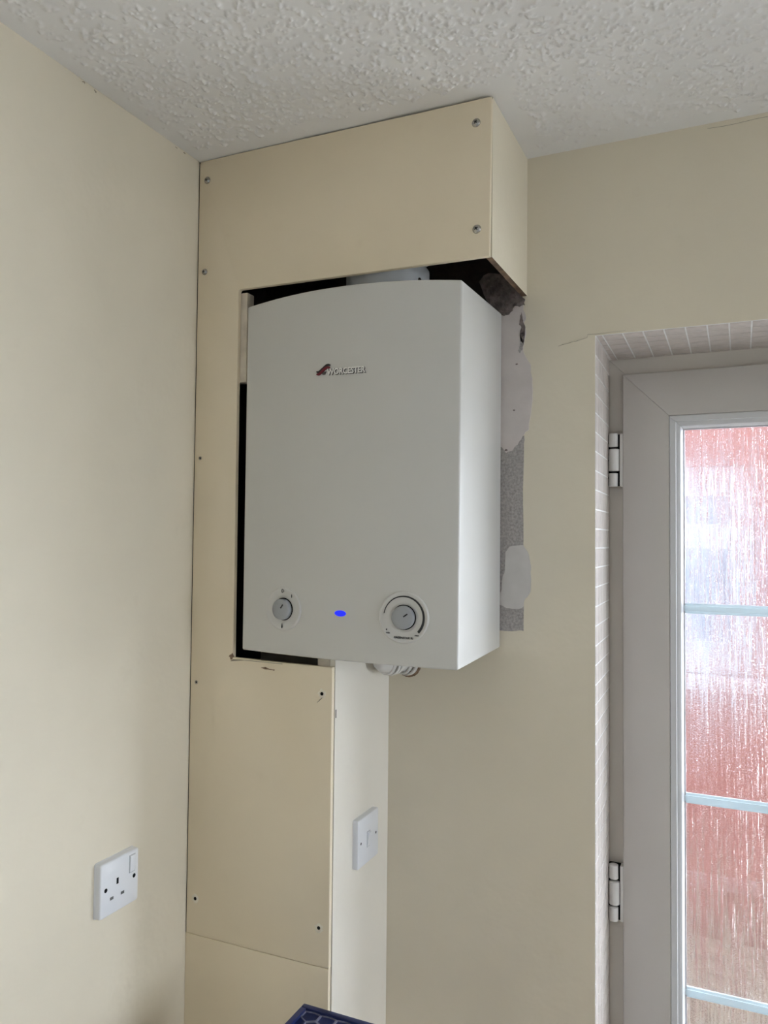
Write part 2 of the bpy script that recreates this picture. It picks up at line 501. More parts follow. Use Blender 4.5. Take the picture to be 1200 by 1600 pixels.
FILL_A = [(0.508, -0.2873), (0.5279, -0.2919), (0.5451, -0.2854), (0.5524, -0.2753), (0.567, -0.2758), (0.572, -0.3016), (0.5684, -0.3096), (0.572, -0.328), (0.5661, -0.361), (0.5722, -0.3759), (0.5810, -0.3886), (0.5850, -0.4249), (0.5826, -0.4722), (0.5774, -0.5097), (0.5655, -0.521), (0.5558, -0.5361), (0.5462, -0.5465), (0.5352, -0.5508), (0.5265, -0.5397), (0.5092, -0.5402)]
GOUGE = [(0.5587, -0.3086), (0.5623, -0.3174), (0.5612, -0.3389), (0.5673, -0.3515), (0.5697, -0.3397), (0.5708, -0.3183), (0.5684, -0.3108), (0.5665, -0.3008), (0.5640, -0.2884), (0.5610, -0.2954)]
GOUGE2 = [(0.5575, -0.36), (0.5601, -0.367), (0.5649, -0.3609), (0.5673, -0.3515), (0.5648, -0.3393), (0.5619, -0.3268), (0.5608, -0.3507)]
BARE = [(0.5091, -0.5281), (0.5461, -0.5297), (0.5700, -0.5195), (0.5691, -0.5426), (0.567, -0.6137), (0.5685, -0.72), (0.57, -0.8139), (0.5691, -0.8784), (0.5475, -0.8807), (0.5109, -0.8816)]
FILL_B = [(0.5288, -0.7858), (0.5336, -0.7679), (0.5359, -0.7346), (0.5432, -0.7238), (0.5685, -0.7212), (0.5800, -0.7388), (0.5835, -0.7722), (0.5815, -0.8081), (0.5715, -0.8209), (0.5665, -0.8387), (0.5545, -0.8404), (0.5376, -0.8388), (0.5266, -0.8334), (0.5106, -0.8329), (0.5105, -0.8162), (0.5277, -0.8096)]
patch('bare_cement_strip', BARE, 'cement', -0.0006, 0.0004)
patch('rough_mortar_patch', MORTAR, 'mortar', -0.0020, 0.0015)
patch('filler_patch', FILL_A, 'filler', -0.0014)
patch('filler_patch', FILL_B, 'filler_grey', -0.0014)
patch('gouge', GOUGE, 'mortar', -0.0017, 0.0006)
patch('gouge', GOUGE2, 'cement', -0.0017, 0.0006)
chips_ = [(0.5502, -0.4712, 0.0022), (0.5548, -0.3855, 0.0026), (0.535, -0.5455, 0.003)]
for cx_, cz_, cr_ in chips_:
    patch('nail_hole', [(cx_ + cr_ * math.cos(a), cz_ + 0.6 * cr_ * math.sin(a)) for a in np.linspace(0, 6.283, 7, endpoint=False)], 'mortar', -0.0017, 0.0003)
HOLE = [(0.3415 + 0.0265 * math.cos(a), -0.9555 + 0.0265 * math.sin(a)) for a in np.linspace(0, 6.283, 18, endpoint=False)]
patch('pipe_hole', HOLE, 'chipped', -0.0008, 0.0004)

# fine settlement cracks where the wall meets the ceiling and at the corner of the door recess
def crack(pts, wdt, parent, plane='xz', off=-0.0006):
    bm = bmesh.new(); prev = None
    for i, (a, b) in enumerate(pts):
        hw = wdt * random.uniform(0.4, 1.0) * (0.4 if i in (0, len(pts) - 1) else 1)
        if plane == 'xz': c = [(a, off, Z(b + hw)), (a, off, Z(b - hw))]
        else: c = [(-off, a, Z(b + hw)), (-off, a, Z(b - hw))]
        cur = [bm.verts.new(p) for p in c]
        if prev: bm.faces.new((prev[0], prev[1], cur[1], cur[0]))
        prev = cur
    g = bmesh.ops.extrude_face_region(bm, geom=bm.faces[:])
    d = (0, 0.001, 0) if plane == 'xz' else (-0.001, 0, 0)
    bmesh.ops.translate(bm, verts=[v for v in g['geom'] if isinstance(v, bmesh.types.BMVert)], vec=d)
    bmesh.ops.recalc_face_normals(bm, faces=bm.faces)
    return obj('crack', bm, 'hairline', parent)
crack([(x, -0.0085 + 0.0010 * math.sin(x * 60)) for x in np.linspace(0.885, 0.985, 16)], 0.0002, wall_back)
crack([(0.632 + 0.0065 * i, -0.3585 + 0.0013 * i + random.gauss(0, 0.0004)) for i in range(9)], 0.0003, wall_back)
crack([(0.6835, -0.3475), (0.6845, -0.3425), (0.700, -0.3432), (0.72, -0.3425), (0.75, -0.3420)], 0.00025, wall_back)

wl = bpy.data.objects['wall_left']
for yy in (-0.527, -0.502, -0.305, -0.282):
    crack([(yy + 0.002 * k, -0.0035 + random.gauss(0, 0.0006)) for k in range(4)], 0.0009, wl, plane='yz')

# ------------------------------------------------------------------ tiled door recess (mosaic on the left cheek and the head)
PITCH, TT = 0.0345, 0.0022
SPL = 0.004
def reveal_pt(side, along, depth, out):
    """side 'left': along = z from the ceiling; side 'head': along = x. depth into the wall, out = proud of the recess face"""
    s = SPL * depth / RD
    if side == 'left': return (XD - s + out, depth, Z(along))
    return (along, depth, Z(ZD - s - out))
grout_left = bmesh.new()
def quad_slab(bm, side, a0, a1, d0, d1, o0, o1, bev=0.0):
    vs = [bm.verts.new(reveal_pt(side, a, d, o)) for o in (o0, o1) for d in (d0, d1) for a in (a0, a1)]
    fs = [bm.faces.new([vs[i] for i in q]) for q in ((0, 2, 3, 1), (4, 5, 7, 6), (0, 1, 5, 4), (2, 6, 7, 3), (0, 4, 6, 2), (1, 3, 7, 5))]
    bmesh.ops.recalc_face_normals(bm, faces=fs)
    if bev:
        es = [e for e in {e for f in fs for e in f.edges} if all(v in vs[4:] for v in e.verts)]
        bmesh.ops.bevel(bm, geom=es, offset=bev, segments=1, affect='EDGES')
bm = bmesh.new()
quad_slab(bm, 'left', -2.4, ZD - 0.0005, 0.0006, RD + 0.02, -0.0002, 0.0006)
obj('tile_grout', bm, 'grout', wall_back)
bm = bmesh.new()
quad_slab(bm, 'head', XD - 0.003, DOOR_X1, 0.0006, RD + 0.02, -0.0002, 0.0006)
obj('tile_grout', bm, 'grout', wall_back)
rows = [(0.0015 + k * PITCH, min(0.0015 + (k + 1) * PITCH, RD + 0.004)) for k in range(6)]
GAP = 0.0012
proto = {}
def tile_at(side, a, k, stuff=None):
    d0, d1 = rows[k]
    if stuff is not None:
        quad_slab(stuff, side, a - PITCH + GAP, a - GAP, d0 + GAP * 1.05, d1 - GAP * 1.05, 0.0002, TT * 0.62, 0.0004); return
    key = (side, k)
    if key not in proto:
        b = bmesh.new()
        quad_slab(b, side, a - PITCH + GAP, a - GAP, d0 + GAP * 1.05, d1 - GAP * 1.05, 0.0002, TT * 0.62, 0.0004)
        me = new_mesh('tile', b, 20); me.materials.append(M['tile'])
        proto[key] = (me, a)
    me, a0 = proto[key]
    o = bpy.data.objects.new('tile', me); COL.objects.link(o)
    o.location = (0, random.gauss(0, 0.0002), a - a0) if side == 'left' else (a - a0, random.gauss(0, 0.0002), 0)
    attach(o, wall_back)
rest = bmesh.new()
n = 0; a = ZD - 0.001
while a - PITCH > -2.399:
    for k in range(6): tile_at('left', a, k, None if n < 37 else rest)
    n += 1; a -= PITCH
for k in range(6):                          # narrow cut tiles in the corner
    b_ = bmesh.new(); quad_slab(b_, 'head', XD + 0.002, 0.7102 - GAP, rows[k][0] + GAP, rows[k][1] - GAP, 0.0002, TT * 0.62, 0.0004)
    obj('tile', b_, 'tile', wall_back, 20)
n = 0; a = 0.7102 + PITCH
while a < DOOR_X1:
    for k in range(6): tile_at('head', a, k, None if n < 11 else rest)
    n += 1; a += PITCH
bm = rest
tag(obj('tile_remainder', bm, 'tile', wall_back, 20), kind='stuff')

# ------------------------------------------------------------------ back door
door = empty('door_1', (1.14, 0.2, 0.0), 'white plastic framed back door with rain textured glass and slim bars', None, 'structure')
def ring_member(side, rect, prof, ybase, gap=0.0003):
    """one mitred member of a rectangular frame: prof = closed list of (inset, dy)"""
    x0, x1, z0, z1 = rect
    bm = bmesh.new(); A, B = [], []
    for u, dy in prof:
        y = ybase + dy; g = gap
        if side == 'left': a, b = (x0 + u, y, z0 + u + g), (x0 + u, y, z1 - u - g)
        elif side == 'right': a, b = (x1 - u, y, z0 + u + g), (x1 - u, y, z1 - u - g)
        elif side == 'top': a, b = (x0 + u + g, y, z1 - u), (x1 - u - g, y, z1 - u)
        else: a, b = (x0 + u + g, y, z0 + u), (x1 - u - g, y, z0 + u)
        A.append(bm.verts.new(a)); B.append(bm.verts.new(b))
    m = len(prof)
    for i in range(m): bm.faces.new((A[i], A[(i + 1) % m], B[(i + 1) % m], B[i]))
    bm.faces.new(A[::-1]); bm.faces.new(B)
    bmesh.ops.recalc_face_normals(bm, faces=bm.faces)
    return bm
def framed(rect, prof, yb, mat, names, parent):
    return [obj(names[s], ring_member(s, rect, prof, yb), mat, parent, 28) for s in ('left', 'right', 'top', 'bottom')]
FY = RD                                    # face of the outer frame
frame_rect = (XD - SPL - 0.004, DOOR_X1, 0.0, Z(ZD - SPL) + 0.004)
framed(frame_rect, [(0, 0), (0.036, 0), (0.038, 0.002), (0.040, 0.012), (0.054, 0.012), (0.054, 0.068), (0, 0.068)], FY, 'upvc_frame',
       dict(left='frame_jamb', right='frame_jamb', top='frame_head', bottom='threshold'), door)
SY = 0.1645                                # face of the opening leaf
leaf_rect = (0.7229, DOOR_X1 - 0.03, 0.035, Z(-0.3853))
def rounded(u0, r, d):  # rounded outer arris
    return [(u0, d), (u0, r), (u0 + r * 0.3, r * 0.3), (u0 + r, 0)]
framed(leaf_rect, rounded(0, 0.004, 0.060) + [(0.0855, 0), (0.0862, 0.0016), (0.0862, 0.060)], SY, 'upvc',
       dict(left='stile', right='stile', top='rail', bottom='rail'), door)
framed(leaf_rect, [(0.0866, 0.040), (0.0866, 0.0012), (0.0880, 0.0002), (0.0975, 0.0022), (0.0985, 0.0045), (0.1010, 0.0052), (0.1060, 0.0085), (0.1095, 0.0150), (0.1098, 0.0215), (0.1098, 0.040)], SY, 'upvc_bead',
       dict(left='glazing_bead', right='glazing_bead', top='glazing_bead', bottom='glazing_bead'), door)
GX0, GX1, GZ0, GZ1 = leaf_rect[0] + 0.1085, leaf_rect[1] - 0.1085, leaf_rect[2] + 0.1085, leaf_rect[3] - 0.1085
PY = SY + 0.030                            # textured pane
obj('glass_pane', box(GX0 - 0.006, GX1 + 0.006, PY, PY + 0.004, GZ0 - 0.006, GZ1 + 0.006), 'rain_glass', door)
framed((GX0 - 0.001, GX1 + 0.001, GZ0 - 0.001, GZ1 + 0.001), [(0, 0), (0.0048, 0), (0.0048, 0.006), (0, 0.006)], PY - 0.0075, 'spacer',
       dict(left='spacer_bar', right='spacer_bar', top='spacer_bar', bottom='spacer_bar'), door)
def glazing_bar(a, b, horizontal):
    pr = [(-0.0095, 0.006), (-0.0095, 0.002), (-0.0055, 0.0012), (-0.0050, -0.0010), (0.0050, -0.0010), (0.0055, 0.0012), (0.0095, 0.002), (0.0095, 0.006)]
    bm = bmesh.new(); A, B = [], []
    for t, dy in pr:
        y = PY - 0.0075 + dy
        if horizontal: A.append(bm.verts.new((GX0, y, a + t))); B.append(bm.verts.new((GX1, y, a + t)))
        else: A.append(bm.verts.new((a + t, y, b[0]))); B.append(bm.verts.new((a + t, y, b[1])))
    m = len(pr)
    for i in range(m): bm.faces.new((A[i], A[(i + 1) % m], B[(i + 1) % m], B[i]))
    bm.faces.new(A[::-1]); bm.faces.new(B)
    bmesh.ops.recalc_face_normals(bm, faces=bm.faces)
    obj('glazing_bar', bm, 'bar', door, 20)
BZ = [Z(-0.8432), Z(-1.2015), Z(-1.5620), Z(-1.9200)]
BZ = [z + 0.003 for z in BZ]
for z in BZ: glazing_bar(z, None, True)
lv = [GZ1] + BZ + [GZ0]
for hi, lo in zip(lv, lv[1:]): glazing_bar((GX0 + GX1) / 2, (lo + 0.0097, hi - 0.0097), False)
# hinges on the left jamb
def hinge(ztop, zbot):
    xc, yc, r = 0.7047, SY + 0.006, 0.0088
    Lh = ztop - zbot
    hg = obj('hinge', box(xc - 0.0105, xc + 0.0120, yc + 0.002, FY + 0.001, zbot + 0.002, ztop - 0.002), 'dark_gap', door)  # dark backing plate stands in for shadow lines round the knuckles
    tag(hg, 'white three-knuckle door hinge with dark gaps')
    for t0, t1, rr in ((0.0, 0.258, r), (0.292, 0.708, r * 1.14), (0.744, 1.0, r)):
        a, b = ztop - Lh * t0, ztop - Lh * t1
        prof = [(0, b), (rr * 0.8, b), (rr, b + 0.0012), (rr, a - 0.0012), (rr * 0.8, a), (0, a)]
        obj('knuckle', lathe(prof, 28, Matrix.Translation((xc + (rr - r), yc, 0))), 'hinge_white', hg)
    obj('hinge_leaf', box(xc + 0.0125, 0.7232, yc - 0.003, FY, zbot + 0.001, ztop - 0.001, bev=0.0008), 'hinge_white', hg)
hinge(Z(-0.5005), Z(-0.6060))
hinge(Z(-1.3390), Z(-1.4465))

# ------------------------------------------------------------------ window of the room that lights it, right of the view
win = empty('window_1', ((WIN['x0'] + WIN['x1']) / 2, 0.12, WIN['z0']), None, None, 'structure')
x0, x1, z0, z1 = WIN['x0'], WIN['x1'], WIN['z0'], WIN['z1']
xm = (x0 + x1) / 2; fy0, fy1 = 0.15, 0.22
for a in ((x0, x0 + 0.05, z0, z1), (x1 - 0.05, x1, z0, z1), (x0 + 0.05, x1 - 0.05, z0, z0 + 0.05), (x0 + 0.05, x1 - 0.05, z1 - 0.05, z1), (xm - 0.035, xm + 0.035, z0 + 0.05, z1 - 0.05)):
    obj('window_frame', box(a[0], a[1], fy0, fy1, a[2], a[3], bev=0.004), 'white_frame', win)
for a, b in ((x0 + 0.05, xm - 0.035), (xm + 0.035, x1 - 0.05)):
    obj('pane', box(a, b, fy0 + 0.03, fy0 + 0.036, z0 + 0.05, z1 - 0.05), 'clear_glass', win)
obj('window_sill', box(x0 - 0.02, x1 + 0.02, -0.03, fy0, z0 - 0.025, z0, bev=0.005), 'white_frame', win)

win = empty('window_2', (XR + 0.12, (WIN2['y0'] + WIN2['y1']) / 2, WIN2['z0']), None, None, 'structure')
y0, y1, z0, z1 = WIN2['y0'], WIN2['y1'], WIN2['z0'], WIN2['z1']
fx0, fx1 = XR + 0.15, XR + 0.22
for a in ((y0, y0 + 0.05, z0, z1), (y1 - 0.05, y1, z0, z1), (y0 + 0.05, y1 - 0.05, z0, z0 + 0.05), (y0 + 0.05, y1 - 0.05, z1 - 0.05, z1)):
    obj('window_frame', box(fx0, fx1, a[0], a[1], a[2], a[3], bev=0.004), 'white_frame', win)
obj('pane', box(fx0 + 0.03, fx0 + 0.036, y0 + 0.05, y1 - 0.05, z0 + 0.05, z1 - 0.05), 'clear_glass', win)
obj('window_sill', box(XR - 0.03, fx0, y0 - 0.02, y1 + 0.02, z0 - 0.025, z0, bev=0.005), 'white_frame', win)

# ------------------------------------------------------------------ outside the door: side passage and the neighbouring house
struct('ground', box(-6, 1.85, WT, 14, -0.30, -0.10), 'paving')
struct('ground', box(1.85, 12, WT, 14, -0.30, -0.10), 'concrete')
struct('ground', box(XR + 0.25, 14, -10, WT, -0.30, -0.10), 'concrete')
struct('wall_upper_storey', box(-3.0, XR + 0.25, YF - 0.12, WT, H + 0.12, 5.2), 'wall_white')  # unseen block added above the room to shade the neighbouring wall
house = empty('neighbouring_house', (0.8, 2.0, -0.1), 'red brick house wall with white window seen through the textured door glass', 'building')
HY = 2.0; HT = 5.0; HX = 1.75
hx0, hx1, hz0, hz1 = 0.10, 0.985, Z(-1.245), Z(-0.405)
bm = bmesh.new()
add_box(bm, -3, hx0, HY, HY + 0.25, Z(-2.06), HT)
add_box(bm, hx1, HX, HY, HY + 0.25, Z(-2.06), HT)
add_box(bm, hx0, hx1, HY, HY + 0.25, Z(-2.06), hz0)
add_box(bm, hx0, hx1, HY, HY + 0.25, hz1, HT)
obj('wall', bm, 'brick', house)
obj('plinth', box(-3, HX, HY + 0.01, HY + 0.25, -0.12, Z(-2.06)), 'plinth', house)
obj('gravel_bed', box(-3, HX, HY - 0.45, HY + 0.012, -0.12, 0.125, bev=0.03), 'gravel', house)
obj('ledge', box(-3, HX, HY - 0.02, HY + 0.02, Z(-2.085), Z(-2.03), bev=0.008), 'ledge', house)
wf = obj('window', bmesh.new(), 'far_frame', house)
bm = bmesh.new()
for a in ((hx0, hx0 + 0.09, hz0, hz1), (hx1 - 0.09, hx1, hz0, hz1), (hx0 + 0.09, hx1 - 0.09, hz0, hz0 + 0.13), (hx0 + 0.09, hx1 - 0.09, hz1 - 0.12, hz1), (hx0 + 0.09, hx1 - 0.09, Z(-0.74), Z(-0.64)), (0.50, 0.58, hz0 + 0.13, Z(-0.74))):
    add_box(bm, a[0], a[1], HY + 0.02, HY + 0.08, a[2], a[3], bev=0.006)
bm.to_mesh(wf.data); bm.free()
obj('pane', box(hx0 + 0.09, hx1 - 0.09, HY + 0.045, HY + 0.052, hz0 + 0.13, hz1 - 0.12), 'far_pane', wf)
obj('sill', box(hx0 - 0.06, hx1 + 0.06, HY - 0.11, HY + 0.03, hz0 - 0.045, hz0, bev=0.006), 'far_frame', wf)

# ------------------------------------------------------------------ boxing around the boiler
D = 0.2357; T = 0.0085
def corner_arc(cx, cz, r, a0, a1, n=5):
    return [(cx + r * math.cos(math.radians(a0 + (a1 - a0) * i / n)), cz + r * math.sin(math.radians(a0 + (a1 - a0) * i / n))) for i in range(n + 1)]
pl = corner_arc(0.0062, -0.0058, 0.0042, 180, 90)
pl += [(0.16, -0.0020), (0.30, -0.0034), (0.44, -0.0046)]
pl += corner_arc(0.5715, -0.0080, 0.003, 90, 0, 3)
pl += [(0.5716, -0.2624), (0.30, -0.2598), (0.0985, -0.2572)]
pl += [(0.0960, -0.2590), (0.0950, -0.2620), (0.0950, -0.60), (0.0956, -0.930), (0.20, -0.9318), (0.2988, -0.9326), (0.2985, -1.4358), (0.15, -1.4372), (0.0018, -1.4376)]
pl = [(x, Z(z)) for x, z in pl]
front = obj('boxing_front_panel', prism_xz(pl, -D, -D + T, bev=0.0008), 'panel')
tag(front, 'cream painted front board with dome screws, cut out around the boiler', 'panel', 'boards boxing in the boiler')
# dome-headed screws, with a cross recess each
def screw(x, z, r, parent):
    m4 = Matrix.Translation((x, -D, Z(z))) @ Matrix.Rotation(math.radians(90), 4, 'X')
    prof = [(r * 1.0, -0.0005), (r * 1.0, 0.0006), (r * 0.94, 0.0016), (r * 0.78, 0.0028), (r * 0.52, 0.0037), (r * 0.30, 0.0041), (0.0, 0.0042)]
    s = obj('screw', lathe(prof, 24, m4), 'screw', parent, 60)
    bm = bmesh.new(); ang = random.uniform(0, 90)
    for k in (0, 90):
        b2 = box(-r * 0.42, r * 0.42, -r * 0.11, r * 0.11, 0.0034, 0.00435)
        b2.transform(m4 @ Matrix.Rotation(math.radians(ang + k), 4, 'Z'))
        tmp = bpy.data.meshes.new('t'); b2.to_mesh(tmp); b2.free(); bm.from_mesh(tmp); bpy.data.meshes.remove(tmp)
    obj('recess', bm, 'black', s)
for x, z, r in ((0.0201, -0.0400, 0.0068), (0.0179, -0.2145, 0.0060), (0.5492, -0.0431, 0.0072), (0.5512, -0.2166, 0.0072)):
    screw(x, z, r, front)
def screw_hole(x, z, ring, parent):
    m4 = Matrix.Translation((x, -D, Z(z))) @ Matrix.Rotation(math.radians(90), 4, 'X')
    h = obj('screw_hole', lathe([(0.0, 0.0001), (0.0030, 0.0001), (0.0030, 0.0005), (0.0, 0.0005)], 16, m4), 'dark_gap', parent)
    if ring:
        bm = bmesh.new(); nn = 22; inner, outer, top = [], [], []
        for i in range(nn):
            a = 2 * math.pi * i / nn
            ri = 0.0032 * random.uniform(0.9, 1.15); ro = 0.0085 * random.uniform(0.8, 1.2)
            inner.append(bm.verts.new((ri * math.cos(a), ri * math.sin(a), 0.0005)))
            top.append(bm.verts.new(((ri + ro) / 2 * math.cos(a), (ri + ro) / 2 * math.sin(a), 0.0007)))
            outer.append(bm.verts.new((ro * math.cos(a), ro * math.sin(a), -0.0003)))
        for i in range(nn):
            j = (i + 1) % nn
            bm.faces.new((inner[i], inner[j], top[j], top[i])); bm.faces.new((top[i], top[j], outer[j], outer[i]))
        bm.transform(m4)
        bmesh.ops.recalc_face_normals(bm, faces=bm.faces)
        obj('filled_rim', bm, 'rim_cream', h, 60)
    else:
        obj('screw_head', lathe([(0.0018, 0.0004), (0.0036, 0.0004), (0.0036, 0.0008), (0.0018, 0.0008)], 16, m4), 'screw', h)
screw_hole(0.0151, -0.5658, False, front)
screw_hole(0.0154, -0.9811, False, front)
screw_hole(0.2796, -0.9786, True, front)
screw_hole(0.0212, -1.3733, True, front)
screw_hole(0.2789, -1.3720, True, front)
def chip(poly, name, mat, parent, y=-D, jit=0.0006):
    bm = prism_xz([(x, Z(z)) for x, z in subdivide_poly(poly, jit)], y - 0.0006, y + 0.0012)
    obj(name, bm, mat, parent)
chip([(0.0875, -0.9285), (0.0925, -0.9225), (0.0958, -0.9225), (0.0962, -0.9325), (0.0925, -0.9355), (0.0915, -0.9320)], 'chipped_corner', 'chipped', front, jit=0.0009)
chip([(0.1560, -0.9435), (0.1635, -0.9415), (0.1690, -0.9432), (0.1800, -0.9448), (0.1850, -0.9450), (0.1840, -0.9465), (0.1720, -0.9458), (0.1620, -0.9458)], 'scratch', 'chipped', front, jit=0.0003)
chip([(0.090, -0.9368), (0.0958, -0.9330), (0.12, -0.9325), (0.20, -0.9333), (0.20, -0.9342), (0.12, -0.9336)], 'scuffed_edge', 'hairline', front, jit=0.0002)
chip([(0.270, -0.995), (0.2755, -0.9885), (0.2800, -0.9852), (0.2808, -0.9858), (0.2765, -0.9895)], 'scratch', 'hairline', front, jit=0.0001)

low = obj('boxing_lower_front_panel', prism_xz([(x, Z(z)) for x, z in ((0.0003, -1.4386), (0.15, -1.4383), (0.2978, -1.4368), (0.2972, -2.3995), (0.0003, -2.3995))], -D + 0.0004, -D + T, bev=0.0006), 'panel')
tag(low, 'cream painted board under the seam, below the cut-out front board', 'panel', 'boards boxing in the boiler')

def side_board(name, x, ya, yb, z0, z1, label, zfront=None, t=0.010, mat='board_side'):
    bm = box(x - t, x, ya, yb, Z(z0), Z(z1))
    if zfront is not None:
        for v in bm.verts:
            if v.co.y < (ya + yb) / 2 and v.co.z < Z((z0 + z1) / 2): v.co.z = Z(zfront)
    bm.normal_update()
    for f in bm.faces:
        if abs(f.normal.z) > 0.5 and f.calc_center_median().z < Z((z0 + z1) / 2): f.material_index = 1
    o = obj(name, bm, [mat, 'raw_edge'])
    return tag(o, label, 'panel', 'boards boxing in the boiler')
side_board('boxing_side_panel', 0.5738, -D + T + 0.0012, -0.0004, -0.2590, -0.0010, 'short cream side board of the boxing, right above the boiler', zfront=-0.2618)
sp = side_board('boxing_lower_side_panel', 0.2999, -D + T + 0.0012, -0.0004, -2.3995, -0.9215, 'tall narrow cream side board below the boiler, carrying the light switch', mat='board_low')
chip2 = obj('edge_mark', box(0.2999, 0.3004, -0.2235, -0.2215, Z(-1.020), Z(-1.006)), 'scuff', sp)

def batten(x0, x1, ya, yb, z0, z1, label):
    o = obj('timber_batten', box(x0, x1, ya, yb, Z(z0), Z(z1), bev=0.001), 'timber')
    tag(o, label, 'batten', 'battens inside the boxing')
batten(0.050, 0.1085, -0.2268, -0.205, -0.4270, -0.262, 'short upright timber batten behind the left edge of the cut-out')
batten(0.2655, 0.2895, -0.2268, -0.195, -1.02, -0.9190, 'pale timber batten end at the bottom right of the cut-out')
bm = box(0.002, 0.563, -0.2268, -0.20, Z(-0.060), Z(-0.022), bev=0.001)
tag(obj('timber_batten', bm, 'timber'), 'timber batten across the top inside the boxing, behind the dome screws', 'batten', 'battens inside the boxing')

# ------------------------------------------------------------------ boiler
boiler = empty('boiler', (0.32, -0.12, Z(-0.918)), 'white wall-hung boiler with two dials and a blue light', 'boiler')
#            front corners                               back corners (y = -0.004)
FTL, FTR, FBL, FBR = (0.1154, -0.2925), (0.5269, -0.2951), (0.1146, -0.9145), (0.5240, -0.9206)
BTL, BTR, BBL, BBR = (0.1166, -0.2856), (0.5267, -0.2881), (0.1160, -0.9058), (0.5257, -0.9118)
BULGE, ARCH = 0.016, 0.0105
def lerp(a, b, t): return a + (b - a) * t
def front_pt(u, v):
    """u 0..1 left to right, v 0..1 bottom to top"""
    x = lerp(lerp(FBL[0], FBR[0], u), lerp(FTL[0], FTR[0], u), v)
    z = lerp(lerp(FBL[1], FBR[1], u), lerp(FTL[1], FTR[1], u), v)
    k = 1 - (2 * u - 1) ** 2
    return Vector((x, -(D + BULGE * k), Z(z + ARCH * k * v)))
def back_pt(u, v):
    x = lerp(lerp(BBL[0], BBR[0], u), lerp(BTL[0], BTR[0], u), v)
    z = lerp(lerp(BBL[1], BBR[1], u), lerp(BTL[1], BTR[1], u), v)
    k = 1 - (2 * u - 1) ** 2
    return Vector((x, -0.0035, Z(z + ARCH * k * v)))
def boiler_case():
    bm = bmesh.new(); N = 48
    us = [i / N for i in range(N + 1)]
    ft = [bm.verts.new(front_pt(u, 1)) for u in us]; fb = [bm.verts.new(front_pt(u, 0)) for u in us]
    bt = [bm.verts.new(back_pt(u, 1)) for u in us]; bb = [bm.verts.new(back_pt(u, 0)) for u in us]
    for i in range(N):
        bm.faces.new((fb[i], fb[i + 1], ft[i + 1], ft[i]))
        bm.faces.new((bt[i], ft[i], ft[i + 1], bt[i + 1]))
        f = bm.faces.new((bb[i], bb[i + 1], fb[i + 1], fb[i])); f.material_index = 1
        bm.faces.new((bb[i + 1], bb[i], bt[i], bt[i + 1]))
    bm.faces.new((fb[0], ft[0], bt[0], bb[0])); bm.faces.new((fb[-1], bb[-1], bt[-1], ft[-1]))
    bmesh.ops.recalc_face_normals(bm, faces=bm.faces)
    bm.normal_update()
    es = [e for e in bm.edges if len(e.link_faces) == 2 and e.calc_face_angle() > 0.6]
    bmesh.ops.bevel(bm, geom=es, offset=0.0032, segments=4, affect='EDGES', profile=0.5)
    return bm
obj('outer_case', boiler_case(), ['enamel', 'boiler_under'], boiler, 40)

def on_front(x, z):
    """frame lying on the curved front at x, z: local X along the case, local Y up, local Z out towards the room"""
    u = (x - 0.115) / 0.411; v = (z + 0.917) / 0.624
    u = min(max(u, 0), 1)
    p = front_pt(u, v); e = 0.01
    t = (front_pt(u + e, v) - front_pt(u - e, v)).normalized()
    up = Vector((0, 0, 1)); up = (up - t * up.dot(t)).normalized()
    nrm = t.cross(up)
    q = Vector((x, p.y, Z(z)))
    return Matrix(((t.x, up.x, nrm.x, q.x), (t.y, up.y, nrm.y, q.y), (t.z, up.z, nrm.z, q.z), (0, 0, 0, 1)))

def placed(name, bm, m4, mat, parent, sharp=35):
    bm.transform(m4); return obj(name, bm, mat, parent, sharp)

def arc_band(r, a0, a1, w0, w1, h0, h1, n=60):
    bm = bmesh.new(); prev = None
    for i in range(n + 1):
        t = i / n; a = math.radians(lerp(a0, a1, t)); hw = lerp(w0, w1, t) / 2
        c = [bm.verts.new(((r + s * hw) * math.cos(a), (r + s * hw) * math.sin(a), h)) for s, h in ((-1, h0), (-1, h1), (1, h1), (1, h0))]
        if prev:
            for k in range(4): bm.faces.new((prev[k], prev[(k + 1) % 4], c[(k + 1) % 4], c[k]))
        prev = c
    bmesh.ops.recalc_face_normals(bm, faces=bm.faces)
    return bm

def dial(x, z, R, rk, ang):
    m4 = on_front(x, z)
    prof = [(R + 0.0004, -0.003), (R, 0.0006), (R - 0.0010, 0.0022), (R - 0.0026, 0.0026), (R - 0.0044, 0.0018), (R * 0.80, 0.0011), (rk + 0.007, 0.0009), (rk + 0.0035, 0.0004), (rk + 0.0012, -0.002), (0, -0.002)]
    d = placed('control_dial', lathe(prof, 72), m4, 'dial_white', boiler, 50)
    placed('gap_ring', lathe([(rk + 0.0015, -0.0008), (rk + 0.0015, 0.0008), (rk * 0.5, 0.0008)], 48), m4, 'dark_gap', d)
    kp = [(rk, 0.0004), (rk, 0.0075), (rk - 0.0006, 0.0090), (rk - 0.0022, 0.0100), (rk * 0.6, 0.0106), (0, 0.0108)]
    placed('knob', lathe(kp, 48), m4, 'knob_grey', d, 40)
    placed('pointer', box(rk * 0.16, rk * 0.60, -0.0011, 0.0011, 0.0102, 0.01125), m4 @ Matrix.Rotation(math.radians(ang), 4, 'Z'), 'black', d)
    return d, m4
d1, m1 = dial(0.2075, -0.8368, 0.0375, 0.0182, 55)
placed('off_mark', lathe([(0.0016, 0.0008), (0.0016, 0.0014), (0.0026, 0.0014), (0.0026, 0.0008)], 20), m1 @ Matrix.Translation((-0.001, 0.0318, 0.0012)) @ Matrix.Scale(1.25, 4, (0, 1, 0)), 'black', d1)
